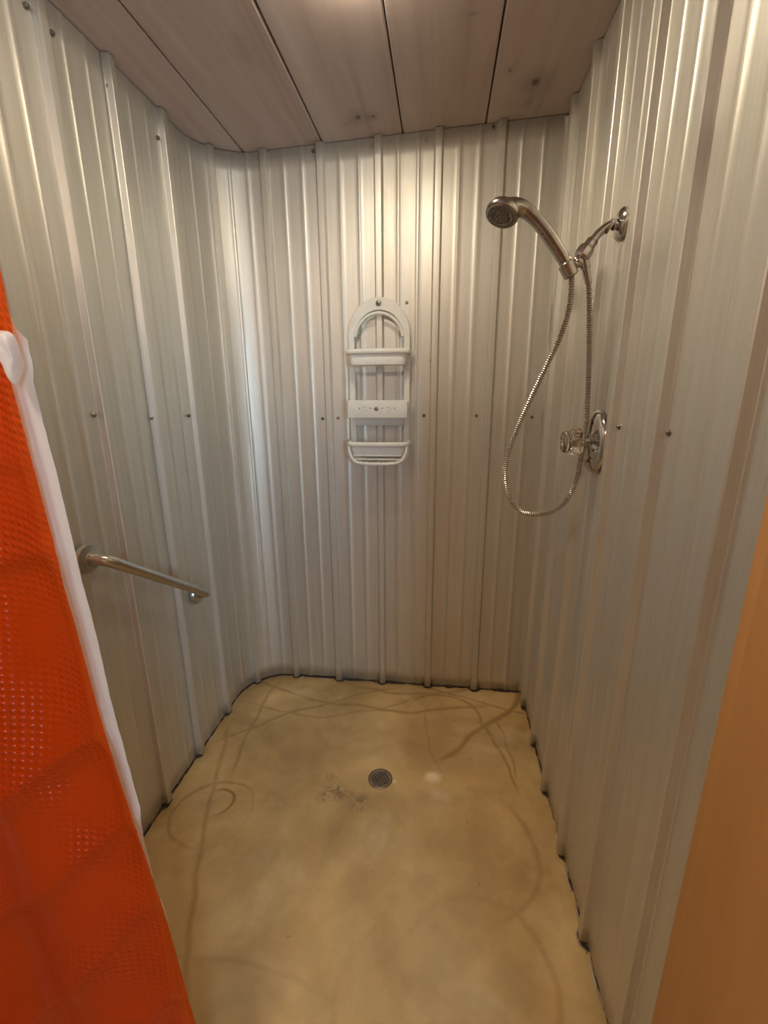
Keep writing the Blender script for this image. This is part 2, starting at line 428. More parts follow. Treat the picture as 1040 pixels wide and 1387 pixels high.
def sheet(name, path, ribs, minors, s0, s1, par, lift=0.0, rag=0.006, seed=0, z0=0.012, flare=None):
    prof = profile(ribs, minors, s0, s1); nz = 34; vs = []; fs = []
    for i, (s, h) in enumerate(prof):
        p, n = path(s)
        top = hc(p.x) - 0.002
        zb = z0 + rag*noise.noise(Vector((s*6, seed, 3.1))) + rag*0.6*noise.noise(Vector((s*25, seed, 7.7)))
        zb = max(0.003, zb)
        for k in range(nz+1):
            t = k/nz; z = zb + (top-zb)*t
            wob = 0.0014*noise.noise(Vector((s*5.5+seed, z*1.7, 1.3))) + 0.0004*noise.noise(Vector((s*16+seed, z*4.0, 5.3)))
            lf = lift + (flare(s, z) if flare else 0)
            q = p + n*(h+wob+lf); vs.append((q.x, q.y, z))
    for i in range(len(prof)-1):
        for k in range(nz):
            a = i*(nz+1)+k; fs.append((a, a+nz+1, a+nz+2, a+1))
    o = raw(name, vs, fs, GALV, None, 22); adopt(o, par)
    md = o.modifiers.new('thickness', 'SOLIDIFY'); md.thickness = 0.0007; md.offset = 0
    return o

def screw(par, pos, nrm, r=0.0048):
    n = Vector(nrm)
    o = lathe('screw', [(r*1.5, 0.0), (r*1.5, 0.0012), (r*1.28, 0.0020), (r, 0.0020), (r*0.97, 0.0050), (r*0.8, 0.0058), (0, 0.0058)],
              pos, n, ZINC if random.random() < 0.4 else DARKM, par, 6 if r < 0.006 else 8, 30)
    return o

HT = 2.6
# -- walls (structure): dark backing plus corrugated sheets and screws as parts
wl = struct(box('wall_left', XL-0.09, XL-0.022, 0.30, D+0.10, 0.0, 2.32, SUB), 'left shower wall of vertical ribbed galvanised sheets', 'wall')
wb = struct(box('wall_back', XL-0.021, XR+0.10, D+0.022, D+0.09, 0.0, 2.33, SUB), 'back shower wall of vertical ribbed galvanised sheets', 'wall')
wr = struct(box('wall_right', XR+0.022, XR+0.09, 0.615, D+0.02, 0.0, 2.36, SUB), 'right shower wall of vertical ribbed galvanised sheets', 'wall')
RIB_L = [1.404-PITCH*k for k in range(4, -1, -1)]            # 0.49 .. 1.404
RIB_LB = [1.404, 1.648, 1.895]                               # second sheet, round the corner
RIB_B = [s_of_x(x) for x in (-0.712, -0.487, -0.262, -0.035, 0.192)]
def minors_between(r): return [a+(b-a)*f for a, b in zip(r, r[1:]) for f in (0.335, 0.665)]
allL = RIB_LB + RIB_B
mnL = minors_between(RIB_L); mnB = minors_between(allL) + [s_of_x(0.192+0.0765), s_of_x(0.192+0.1525)]
sheet('metal_sheet', path_L, RIB_L, mnL, 0.36, 1.426, wl, 0.0, seed=1, flare=lambda s, z: -0.001)
cut = s_of_x(-0.487)
sheet('metal_sheet', path_L, [r for r in allL if r <= cut+0.01], [q for q in mnB if q < cut], 1.3835, cut+0.020, wb, 0.0022, seed=2,
      flare=lambda s, z: 0.0035*max(0, 1-abs(s-1.3835)/0.02))
sheet('metal_sheet', path_L, [r for r in allL if r >= cut-0.01], [q for q in mnB if q > cut], cut-0.0205, s_of_x(XR-0.004), wb, 0.0040, seed=3)
RIB_R = [0.690+0.2325*k for k in range(0, 6)]
mnR = minors_between(RIB_R) + [0.690-0.0765]
cutR = RIB_R[3]
sheet('metal_sheet', path_R, RIB_R[:4], [q for q in mnR if q < cutR], 0.606, cutR+0.020, wr, 0.0022, seed=4)
sheet('metal_sheet', path_R, RIB_R[3:], [q for q in mnR if q > cutR], cutR-0.020, D-0.006, wr, 0.0, seed=5)
# pale worn fold where the back sheet meets the right sheet
vs = []; nz = 40
for k in range(nz+1):
    z = 0.012+(hc(XR)-0.02)*k/nz; wv = 0.0012*noise.noise(Vector((9, 0, z*5)))
    for dx, dy in ((-0.020, -0.0045), (-0.0045, -0.0055), (-0.0035, -0.010), (-0.0030, -0.026)):
        vs.append((XR+dx+wv, D+dy+wv, z))
o = raw('corner_flashing', vs, [(k*4+j, k*4+j+1, k*4+j+5, k*4+j+4) for k in range(nz) for j in range(3)], GALV, None, 30); adopt(o, wr)

for px, py in [(127,562),(203,566),(254,563),(143,117),(212,187),(35,8),(70,45)]:
    q = at_x(px, py, XL+0.001); screw(wl if q.y < 1.39 else wb, (XL+0.002+(0.0035 if q.y > 1.38 else 0), q.y, q.z), (1, 0, 0))
for px, py in [(437,567),(458,566),(574,563),(645,563),(551,410),(584,488),(424,205),(503,197),(577,189),(668,172),(462,915),(572,925),(636,933)]:
    q = at_y(px, py, D-0.002); screw(wb, (q.x, D-0.0045, q.z), (0, -1, 0))
for px, py in [(720,565),(745,565),(763,565)]:
    if px == 720: q = at_y(px, py, D-0.002); screw(wb, (q.x, D-0.0045, q.z), (0, -1, 0))
    else: q = at_x(px, py, XR); screw(wr, (XR-0.001, q.y, q.z), (-1, 0, 0))
for px, py in [(841,578),(909,586)]:
    q = at_x(px, py, XR); screw(wr, (XR-0.003, q.y, q.z), (-1, 0, 0), 0.0048)

# -- floor
flo = struct(raw('floor', [(-1.75, -2.1, 0), (1.75, -2.1, 0), (1.75, D+0.09, 0), (-1.75, D+0.09, 0)], [(0, 1, 2, 3)], CONC), 'ochre sealed concrete shower floor with brown scuffs', 'floor')
def bead(path, s0, s1, mat, par, rad, off, seed, zc=0.003, gaps=0.0, ribs=()):
    bm = bmesh.new(); n = int((s1-s0)/0.008); run = []
    def flush():
        if len(run) > 3: sweep(bm, [r[0] for r in run], [r[1] for r in run], 6, (0, 0, 1))
        run.clear()
    for i in range(n+1):
        s = s0+(s1-s0)*i/n; p, nn = path(s)
        h = 0.0
        for r in ribs:
            d = abs(s-r)
            if d < 0.026: h = max(h, 0.016*(1-max(0, d-0.014)/0.012))
        r = rad*(0.75+0.9*noise.noise(Vector((s*22, seed, 0)))+0.5*noise.noise(Vector((s*70, seed, 2))))
        if noise.noise(Vector((s*9, seed+4, 1))) < gaps: flush(); continue
        q = p + nn*(off+h+0.003*noise.noise(Vector((s*18, seed, 9)))); q.z = zc
        run.append((q, max(0.0012, r)))
    flush(); o = obj('sealant_bead', bm, mat, None, 60); adopt(o, par); return o
allP = RIB_L+RIB_LB[1:]+RIB_B
bead(path_L, 0.40, s_of_x(XR-0.01), SEAL, flo, 0.0060, -0.002, 1, 0.004, -1.0, allP)
bead(path_R, 0.62, D-0.01, SEAL, flo, 0.0062, -0.002, 6, 0.004, -1.0, RIB_R)
bead(path_L, 1.0, s_of_x(-0.55), SEALW, flo, 0.0028, 0.006, 3, 0.0012, 0.05, allP)
bead(path_R, 0.66, 1.62, SEALW, flo, 0.0038, 0.007, 4, 0.0015, -0.02, RIB_R)
bead(path_L, s_of_x(-0.60), s_of_x(0.40), SEAL, flo, 0.0068, 0.004, 8, 0.005, -0.05, allP)

# -- ceiling boards
ce = struct(raw('ceiling', [(-1.75, -2.1, 2.42), (1.75, -2.1, 2.42), (1.75, D+0.15, 2.42), (-1.75, D+0.15, 2.42)], [(0, 1, 2, 3)], SUB), 'ceiling of wide greyish pine boards', 'ceiling')
seams = [-1.415, -1.105, -0.795, -0.478, -0.170, 0.133, 0.445, 0.755, 1.065, 1.375, 1.685]
for a, b in zip(seams, seams[1:]):
    bm = bmesh.new(); za, zb = hc(a), hc(b); g = 0.0022; c = 0.004
    sec = [(a+g, za+0.02), (a+g, za+c), (a+g+c, za), (b-g-c, zb), (b-g, zb+c), (b-g, zb+0.02)]
    ny = 26; rows = []
    for k in range(ny+1):
        y = -2.05+(D+0.06+2.05)*k/ny; wv = 0.0012*noise.noise(Vector((a*3, y*2, 0)))
        rows.append([bm.verts.new((x+0.0008*noise.noise(Vector((a, y*3, 4))), y, z+wv)) for x, z in sec])
    for r0, r1 in zip(rows, rows[1:]):
        for j in range(5): bm.faces.new((r0[j], r0[j+1], r1[j+1], r1[j]))
        bm.faces.new((r0[5], r0[0], r1[0], r1[5]))
    bm.faces.new(rows[0]); bm.faces.new(rows[-1][::-1])
    adopt(obj('ceiling_board', bm, CEILWOOD, None, 30), ce)

# -- right jamb (stained wood) closing the right wall
jb = box('trim_1', 0.402, 0.560, 0.20, 0.574, 0.0, 2.35, JAMBWOOD, bev=0.004)
struct(jb, 'orange brown stained wooden jamb at the right end of the metal wall', 'trim')
jn = box('jamb_edge_strip', 0.4085, 0.52, 0.5745, 0.604, 0.0, 2.35, JAMBWOOD, jb, bev=0.003)

# -- bathroom around and behind the camera
struct(box('wall_outer_left', -1.75, -1.65, -2.05, 0.30, 0, 2.30, PLASTER))
struct(box('wall_outer_right', 1.65, 1.75, -2.05, 0.30, 0, 2.38, PLASTER))
struct(box('wall_front', -1.75, 1.75, -2.15, -2.05, 0, 2.30, PLASTER))
struct(box('wall_partition_left', -1.65, XL-0.095, 0.30, 0.36, 0, 2.32, PLASTER))
struct(box('wall_partition_right', 0.565, 1.65, 0.30, 0.36, 0, 2.36, PLASTER))

# daylight window behind the camera
wn = struct(box('window_1', 0.92, 1.60, -2.048, -2.030, 0.85, 2.05, simple('window_frame_paint', (0.7, 0.7, 0.68), 0.5)))
pn = box('window_pane', 0.98, 1.54, -2.029, -2.020, 0.91, 1.99, emit_mat('frosted_daylight_pane', WIN_COL, WIN_STRENGTH), wn)
# bathroom ceiling lamp (behind the camera)
fx = thing(lathe('ceiling_lamp', [(0.0, 0.0), (0.15, 0.0), (0.15, -0.03), (0.0, -0.03)], (-0.62, -0.02, 2.345), (0, 0, 1), PLASTER), 'round white ceiling lamp of the bathroom outside the shower', 'lamp')
lathe('lamp_glass', [(0.13, -0.0305), (0.12, -0.055), (0.08, -0.072), (0.0, -0.08)], (-0.62, -0.02, 2.345), (0, 0, 1), emit_mat('warm_lamp_glass', ROOM_COL, ROOM_W), fx)
# shower ceiling bulb
cz = hc(LAMP.x)
fb = thing(lathe('shower_downlight', [(0.0, 0.002), (0.078, 0.002), (0.080, -0.003), (0.076, -0.008), (0.058, -0.009), (0.056, -0.006), (0.0, -0.006)], (LAMP.x, LAMP.y, cz-0.001), (0, 0, 1), simple('lamp_trim_white', (0.75, 0.73, 0.70), 0.5)), 'round flat downlight set in the board ceiling of the shower', 'lamp')
lathe('lens', [(0.0555, -0.0075), (0.054, -0.017), (0.047, -0.025), (0.028, -0.030), (0.0, -0.031)], (LAMP.x, LAMP.y, cz-0.001), (0, 0, 1),
      emit_mat('downlight_glow', LAMP_COL, LAMP_STRENGTH), fb, 32)

# ------------------------------------------------------------------ grab bar
y0, z0_, y1, z1_ = 1.016, 1.000, 1.508, 0.668
gb = thing(empty('grab_bar', (XL, y0, z0_)), 'brushed steel grab bar slanting down along the left metal wall', 'grab bar')
dirv = Vector((0, y1-y0, z1_-z0_)).normalized(); off = 0.068; rb = 0.042
A = Vector((XL+0.010, y0, z0_)); B = Vector((XL+0.010, y1, z1_)); ox = Vector((1, 0, 0))
pts = [A, A+ox*(off-rb-0.01)]
cc = A+ox*(off-rb-0.01)+dirv*rb
for k in range(1, 10):
    a = math.pi/2*k/9; pts.append(cc - dirv*rb*math.cos(a) + ox*rb*math.sin(a))
cc2 = B+ox*(off-rb-0.01)-dirv*rb
for k in range(0, 10):
    a = math.pi/2*k/9; pts.append(cc2 + ox*rb*math.cos(a) + dirv*rb*math.sin(a))
pts += [B]
tube('rail', pts, 0.0160, BRUSHED, gb, 24)
for P0 in (A, B):
    f = lathe('wall_flange', [(0.0, -0.006), (0.040, -0.006), (0.041, 0.0), (0.038, 0.006), (0.018, 0.009), (0.0165, 0.013)], P0+ox*0.006, ox, BRUSHED, gb, 36)
    for k in range(3):
        a = 2*math.pi*k/3+0.5
        s_ = lathe('screw', [(0.0045, 0), (0.004, 0.0022), (0, 0.003)], P0+ox*0.0125+Vector((0, math.cos(a)*0.029, math.sin(a)*0.029)), ox, DARKM, None, 8)
        s_.parent = f; s_.matrix_parent_inverse = (Matrix.Translation(gb.location)).inverted()

# ------------------------------------------------------------------ floor drain
dp = at_z(515, 1055, 0); dx, dy = dp.x, dp.y
dr = thing(empty('floor_drain', (dx, dy, 0)), 'round metal floor drain with a square hole grate in the concrete', 'drain')
lathe('drain_hole_shade', [(0.0, 0.0007), (0.036, 0.0007)], (dx, dy, 0), (0, 0, 1), BLACK, dr, 32)  # flat black disc painted as the shade below the grate, floor is uncut
lathe('flange_ring', [(0.0470, 0.0003), (0.0465, 0.0020), (0.0440, 0.0036), (0.0350, 0.0040), (0.0330, 0.0030), (0.0325, 0.0005)], (dx, dy, 0), (0, 0, 1), DRAINM, dr, 48)
ga = math.radians(32)
for ax in (0, 1):
    for k in range(-3, 4):
        c = k*0.0105+ (0.0); hl = math.sqrt(max(0, 0.0335**2-c*c))
        if hl < 0.006: continue
        bm = bmesh.new(); zz = 0.0024 if ax == 0 else 0.0025
        bbox(bm, -hl, hl, -0.0022, 0.0022, 0.0012, zz+0.0010, 0.0006, 1)
        R = Matrix.Translation((dx, dy, 0)) @ Matrix.Rotation(ga+ax*math.pi/2, 4, 'Z') @ Matrix.Translation((0, c, 0))
        bmesh.ops.transform(bm, matrix=R, verts=bm.verts); adopt(obj('grate_bar', bm, DRAINM, None, 30), dr)

# ------------------------------------------------------------------ shower caddy
cx = -0.262; yw = D-0.026
cdy = thing(empty('shower_caddy', (cx, yw, 1.13)), 'frosted white plastic shower caddy hanging on the back wall', 'caddy')
def band(name, outline_o, outline_i, y0, y1, mat, par):
    """flat ring between two outlines of equal length in xz"""
    n = len(outline_o); bm = bmesh.new()
    V_ = [[bm.verts.new((x, y, z)) for x, z in o] for y in (y0, y1) for o in (outline_o, outline_i)]
    fo, fi, bo, bi = V_
    for k in range(n):
        j = (k+1) % n
        for a, b in ((fo, fi), (bi, bo), (bo, fo), (fi, bi)):
            bm.faces.new((a[k], a[j], b[j], b[k]))
    bmesh.ops.recalc_face_normals(bm, faces=bm.faces)
    o = obj(name, bm, mat, None, 40); adopt(o, par)
    md = o.modifiers.new('bevel', 'BEVEL'); md.width = 0.0025; md.segments = 2; md.limit_method = 'ANGLE'
    return o
def stadium(hw, ztop, zbot, rc, n=20, apex=1.0):
    pts = []
    zc = ztop-hw*apex
    for k in range(n+1):
        a = math.pi*k/n; pts.append((cx+hw*math.cos(a), zc+hw*apex*math.sin(a)))
    for k in range(7):
        a = math.pi+math.pi/2*k/6; pts.append((cx-hw+rc+rc*math.cos(a), zbot+rc+rc*math.sin(a)))
    for k in range(7):
        a = 1.5*math.pi+math.pi/2*k/6; pts.append((cx+hw-rc+rc*math.cos(a), zbot+rc+rc*math.sin(a)))
    return pts
band('frame', stadium(0.127, 1.800, 1.135, 0.045, apex=1.12), stadium(0.103, 1.752, 1.155, 0.030, apex=1.12), yw-0.012, yw, FROST, cdy)
# small inner hanging lip beneath the top of the arch
pts = [(cx+0.100*math.cos(a), yw-0.016, 1.630+0.110*math.sin(a)) for a in [math.pi*(0.06+0.88*k/18) for k in range(19)]]
tube('inner_arch', pts, 0.0065, FROST, cdy, 8)
def tray(z_rim, z_bot, depth, hw_back, hw_front, rim_r, name_body, scallop=True, par=cdy, zb_front=None):
    """open tray with tapered wall; path round the front"""
    path = [(-hw_back, 0)]
    for k in range(9):
        a = math.pi/2*k/8; path.append((-hw_front+0.03-0.03*math.cos(a), depth-0.03+0.03*math.sin(a)))
    for k in range(1, 8): path.append((-hw_front+0.03+(2*hw_front-0.06)*k/8, depth+0.006*math.sin(math.pi*k/8)))
    for k in range(9):
        a = math.pi/2*(1-k/8); path.append((hw_front-0.03+0.03*math.cos(a), depth-0.03+0.03*math.sin(a)))
    path.append((hw_back, 0))
    tube(name_body+'_rim', [(cx+x, yw-y, z_rim) for x, y in path], rim_r, FROST, par, 10, (0, 0, 1), 1.25)
    bm = bmesh.new(); n = len(path)
    top = [bm.verts.new((cx+x*0.985, yw-y*0.98, z_rim)) for x, y in path]
    bot = [bm.verts.new((cx+x*0.90, yw-y*0.86, z_bot)) for x, y in path]
    for k in range(n-1): bm.faces.new((top[k], top[k+1], bot[k+1], bot[k]))
    bm.faces.new(bot)
    o = obj(name_body, bm, FROST, None, 40); adopt(o, par)
    md = o.modifiers.new('thickness', 'SOLIDIFY'); md.thickness = 0.0022
    return path
tray(1.588, 1.540, 0.085, 0.126, 0.124, 0.0085, 'upper_basket')
# middle shelf: front plate, floor and sides
box('soap_shelf_front', cx-0.122, cx+0.122, yw-0.087, yw-0.083, 1.330, 1.400, FROST, cdy, 0.0015)
for x in (cx-0.050, cx+0.047):
    lathe('hook_boss', [(0.0060, -0.0005), (0.0100, -0.0005), (0.0100, 0.0022), (0.0085, 0.0030), (0.0066, 0.0022), (0.0060, -0.0005)], (x, yw-0.0870, 1.367), (0, -1, 0), FROST, cdy, 24)
lathe('centre_screw', [(0.0, 0.0), (0.0085, 0.0), (0.0080, 0.0022), (0.0, 0.0035)], (cx-0.003, yw-0.0870, 1.366), (0, -1, 0), ZINC, cdy, 16)
for x in (cx-0.073, cx-0.027, cx+0.022, cx+0.072):
    lathe('drip_hole_shade', [(0.0, 0.0), (0.0026, 0.0), (0.0026, 0.0006), (0, 0.0006)], (x, yw-0.0868, 1.368), (0, -1, 0), GREYRUB_SHADE, cdy, 8)  # dark discs on the plate, painted shade instead of open holes
for sx_ in (-1, 1):
    box('shelf_side', cx+sx_*0.1215-0.002, cx+sx_*0.1215+0.002, yw-0.083, yw-0.0125, 1.338, 1.392, FROST, cdy, 0.001)
box('soap_shelf_floor', cx-0.119, cx+0.119, yw-0.082, yw-0.013, 1.334, 1.338, FROST, cdy, 0.001)
# lower tray: curved rim, slotted floor, rounded bottom bumper
tray(1.222, 1.176, 0.098, 0.126, 0.123, 0.0080, 'lower_tray')
pts = []
for x, y, z in [(-0.122, .080, 1.215), (-0.116, .088, 1.178), (-0.094, .094, 1.150), (-0.05, .098, 1.142), (0, .099, 1.141), (0.05, .098, 1.142), (0.094, .094, 1.150), (0.116, .088, 1.178), (0.122, .080, 1.215)]:
    pts.append((cx+x, yw-y, z))
tube('bottom_rail', catmull(pts, 5), 0.0068, FROST, cdy, 10)
for k in range(9):
    x = cx-0.096+0.024*k
    box('slot_bar', x-0.0022, x+0.0022, yw-0.095, yw-0.0125, 1.143, 1.148, FROST, cdy, 0.0008)
for z in (1.176, 1.160):
    box('front_bar', cx-0.100, cx+0.100, yw-0.0965, yw-0.0935, z-0.003, z+0.003, FROST, cdy, 0.001)
box('back_panel', cx-0.103, cx+0.103, yw-0.0075, yw-0.005, 1.295, 1.335, FROST, cdy, 0.001)
o = lathe('mounting_screw', [(0.0, 0.0), (0.0115, 0.0), (0.0110, 0.003), (0.006, 0.0055), (0.0, 0.006)], (cx, yw-0.0125, 1.777), (0, -1, 0), ZINC, cdy, 20)
lathe('screw_recess_shade', [(0.0, 0.0), (0.0035, 0.0), (0.0035, 0.0008), (0, 0.0008)], (cx+0.001, yw-0.0182, 1.777), (0, -1, 0), BLACK, cdy, 6)  # black disc on the screw head, shade of its recess as colour

# ------------------------------------------------------------------ shower arm, hand shower, hose
YS = 1.265
sa = thing(empty('shower_fitting', (XR, YS, 1.81)), 'short chrome shower arm with holder on the right metal wall', 'shower arm')
fl = Vector((XR-0.004, YS, 1.812))
lathe('wall_flange', [(0.0, -0.004), (0.036, -0.004), (0.036, 0.002), (0.031, 0.008), (0.018, 0.013), (0.0125, 0.014), (0.0125, 0.018)], fl-Vector((0.004, 0, 0)), (-1, 0, 0), CHROME, sa, 40)
lathe('loose_flange_ring', [(0.0175, 0.0), (0.0175, 0.003), (0.013, 0.004), (0.011, 0.0)], fl+Vector((-0.030, -0.004, -0.004)), (-0.9, 0.0, 0.3), CHROME, sa, 24)
pj = Vector((XR-0.093, YS-0.002, 1.745))
arm = catmull([fl+Vector((0.002, 0, 0.001)), fl+Vector((-0.018, 0, 0.002)), fl+Vector((-0.036, 0, -0.004)), fl+Vector((-0.054, 0, -0.018)), fl+Vector((-0.068, -0.001, -0.036))], 8)
tube('pipe', arm, 0.0100, CHROME, sa, 24, (0, 1, 0))
d_ = (pj-arm[-1]).normalized()
lathe('coupling_nut', [(0.0, -0.006), (0.0125, -0.006), (0.0140, -0.002), (0.0140, 0.010), (0.0175, 0.013), (0.0195, 0.020), (0.0195, 0.036), (0.0165, 0.042), (0.011, 0.046), (0.0, 0.048)],
      arm[-1], d_, NICKEL, sa, 10, 20)
jb_ = arm[-1]+d_*0.046
lathe('swivel_ball', [(0.0, -0.014), (0.008, -0.012), (0.013, -0.006), (0.0145, 0.0), (0.013, 0.006), (0.008, 0.012), (0.0, 0.014)], jb_+d_*0.004, d_, CHROME, sa, 24)
hold = at_y(768, 362, YS-0.012)
tube('holder_bracket', [jb_+Vector((0.004, 0, -0.004)), jb_.lerp(hold, 0.45)+Vector((0, 0, -0.004)), hold+Vector((0.012, 0, 0.0))], [0.0125, 0.010, 0.0125], CHROME, sa, 16)
out_t = at_y(791, 352, YS); out_b = at_y(797, 384, YS)
tube('hose_outlet', [out_t, out_t.lerp(out_b, 0.35), out_t.lerp(out_b, 0.36), out_b], [0.0125, 0.0125, 0.0105, 0.0085], NICKEL, sa, 20)

hs = thing(empty('hand_shower', hold), 'chrome hand shower resting in its holder above the hose', 'shower head')
H0 = at_y(773, 372, YS-0.012)
hp = [at_y(*q, YS-0.012) for q in [(771,368),(764,352),(752,333),(739,314),(726,298),(713,286),(702,282),(691,284),(684,288)]]
hr = [0.0150, 0.0162, 0.0172, 0.0175, 0.0172, 0.0185, 0.0230, 0.0285, 0.0300]
hpc = catmull(hp, 6); hrc = [hr[min(i//6, 8)]*(1-(i % 6)/6)+hr[min(i//6+1, 8)]*((i % 6)/6) for i in range(len(hpc))]
tube('handle', hpc, hrc, NICKEL, hs, 24, (0, 0, 1), 0.92)
nd_ = (hp[1]-hp[0]).normalized()
lathe('holder_collar', [(0.0145, -0.016), (0.0175, -0.015), (0.0185, 0.0), (0.0190, 0.016), (0.0175, 0.018), (0.014, 0.018)], hp[0]+nd_*0.004, nd_, BRUSHED, sa, 28)
hc0 = at_y(681, 287, YS-0.014)
fdir = Vector((-0.30, -0.34, -0.88)).normalized()
lathe('head', [(0.0, -0.019), (0.014, -0.018), (0.026, -0.014), (0.035, -0.006), (0.040, 0.004), (0.0415, 0.010), (0.0395, 0.015), (0.037, 0.0155)], hc0-fdir*0.004, fdir, NICKEL, hs, 40, 50)
fc = lathe('spray_face', [(0.0, 0.0185), (0.014, 0.0185), (0.0155, 0.0165), (0.022, 0.0165), (0.0235, 0.0190), (0.0345, 0.0185), (0.0372, 0.0150)], hc0-fdir*0.004, fdir,
           simple('spray_face_chrome', (0.30, 0.29, 0.27), 0.28, 0.85), hs, 40, 25)
u_ = fdir.orthogonal().normalized(); v_ = fdir.cross(u_)
bmn = bmesh.new()
for rr, nn_ in ((0.0295, 22), (0.019, 12), (0.009, 6)):
    for k in range(nn_):
        a = 2*math.pi*k/nn_; p = hc0-fdir*0.004+u_*(rr*math.cos(a))+v_*(rr*math.sin(a))
        sweep(bmn, [p+fdir*0.0155, p+fdir*0.0208], [0.0014, 0.0009], 6)
nz_ = obj('nozzles', bmn, GREYRUB_SHADE, None, 40); nz_['kind'] = 'stuff'; adopt(nz_, hs)
# small worn raised mark on the side of the handle
for t, sz in ((14, 0.0030), (16, 0.0022), (18, 0.0030), (20, 0.0022)):
    p = hpc[t]; td = (hpc[t+1]-hpc[t-1]).normalized(); sd = Vector((0, -1, 0)).cross(td).normalized()
    if sd.x > 0: sd = -sd
    nn_ = (sd*0.75+Vector((0, -0.66, 0))).normalized()
    q = p+nn_*(hrc[t]*0.96)
    tube('raised_mark', [q-td.cross(nn_)*sz, q+nn_*0.0012, q+td.cross(nn_)*sz], 0.0011, DARKM, hs, 6)

# hose: metal spiral
pix = [(774,373,-.012),(773,400,-.012),(768,428,-.010),(756,462,-.008),(738,500,-.006),(719,540,-.004),(701,580,-.002),(688,615,0),(684,645,.0),(690,674,.0),(705,692,.0),(724,697,-.002),(748,692,-.002),
       (768,676,.006),(780,650,.010),(786,622,.016),(790,603,.020),(792,583,.020),(795,555,.017),(797,500,.010),(798,450,.003),(798,412,0),(797,380,0)]
hq = catmull([at_y(x, y, YS+dy_) for x, y, dy_ in pix], 20)
# resample evenly
L = [0]
for a, b in zip(hq, hq[1:]): L.append(L[-1]+(b-a).length)
def samp(s):
    lo = 0
    import bisect
    i = min(max(bisect.bisect_right(L, s)-1, 0), len(hq)-2); t = (s-L[i])/max(1e-9, L[i+1]-L[i]); return hq[i].lerp(hq[i+1], t)
ring = 0.0056; n_ = int(L[-1]/ring); ps = []; rs = []
for i in range(n_):
    for fr, r in ((0.0, 0.0040), (0.25, 0.0071), (0.5, 0.0078), (0.75, 0.0071)):
        ps.append(samp((i+fr)*ring)); rs.append(r)
hose = tube('shower_hose', ps, rs, HOSEM, None, 12, (0, 1, 0), 1.0, 25)
thing(hose, 'ribbed chrome hose looping from the shower arm to the hand shower', 'hose')

# ------------------------------------------------------------------ shower valve
VC = Vector((XR-0.020, 1.262, 1.296))
va = thing(empty('shower_valve', VC), 'chrome shower valve with clear knob on the right metal wall', 'shower valve')
lathe('escutcheon', [(0.0, 0.009), (0.016, 0.009), (0.020, 0.007), (0.060, 0.005), (0.076, 0.002), (0.083, -0.004), (0.084, -0.008), (0.080, -0.010)], VC, (-1, 0, 0), CHROME, va, 56, 50)
lathe('stem', [(0.0115, 0.006), (0.0115, 0.022), (0.010, 0.024), (0.008, 0.032)], VC, (-1, 0, 0), CHROME, va, 24)
def fluted(name, prof, base, ax, mat, par, lobes=8, amp=0.06, sides=48):
    base = Vector(base); ax = Vector(ax); u = ax.orthogonal().normalized(); v = ax.cross(u); bm = bmesh.new(); rings = []
    for r, h, k_ in prof:
        rings.append([bm.verts.new(base+ax*h+(u*math.cos(2*math.pi*k/sides)+v*math.sin(2*math.pi*k/sides))*r*(1+amp*k_*math.cos(lobes*2*math.pi*k/sides))) for k in range(sides)])
    for a, b in zip(rings, rings[1:]):
        for k in range(sides): bm.faces.new((a[k], a[(k+1) % sides], b[(k+1) % sides], b[k]))
    bm.faces.new(rings[0][::-1]); bm.faces.new(rings[-1]); o = obj(name, bm, mat, None, 30); adopt(o, par); return o
fluted('knob', [(0.022, 0.0265, 0), (0.030, 0.0285, 1), (0.0345, 0.034, 1), (0.0345, 0.052, 1), (0.032, 0.057, 1), (0.0285, 0.059, 0.5), (0.0295, 0.065, 0), (0.0300, 0.070, 0), (0.026, 0.077, 0), (0.014, 0.0785, 0)], VC, (-1, 0, 0), ACRYL, va)
lathe('knob_core', [(0.0, 0.030), (0.0085, 0.030), (0.0085, 0.062), (0.0, 0.062)], VC, (-1, 0, 0), CHROME, va, 16)
for s_ in (-1, 1):
    lathe('plate_screw', [(0.0045, 0), (0.0042, 0.0025), (0.0, 0.003)], VC+Vector((-0.0065, 0, s_*0.052)), (-1, 0, 0), DARKM, va, 12)

# ------------------------------------------------------------------ curtain
YC = 0.50
def interp(tab, z):
    if z <= tab[0][0]: return tab[0][1]
    for (a, va_), (b, vb_) in zip(tab, tab[1:]):
        if z <= b: return va_+(vb_-va_)*(z-a)/(b-a)
    return tab[-1][1]
edge_tab = sorted([(at_y(x, y, YC).z, at_y(x, y, YC).x) for x, y in [(0,367),(18,447),(0,480),(11.5,512),(16,533),(26,560),(50,650),(74,740),(88,800),(103,850),(133,962),(160,1050),(190,1140),(227,1250),(265,1387)]]
                  + [(0.04, -0.395), (1.75, -0.507), (2.00, -0.512)])
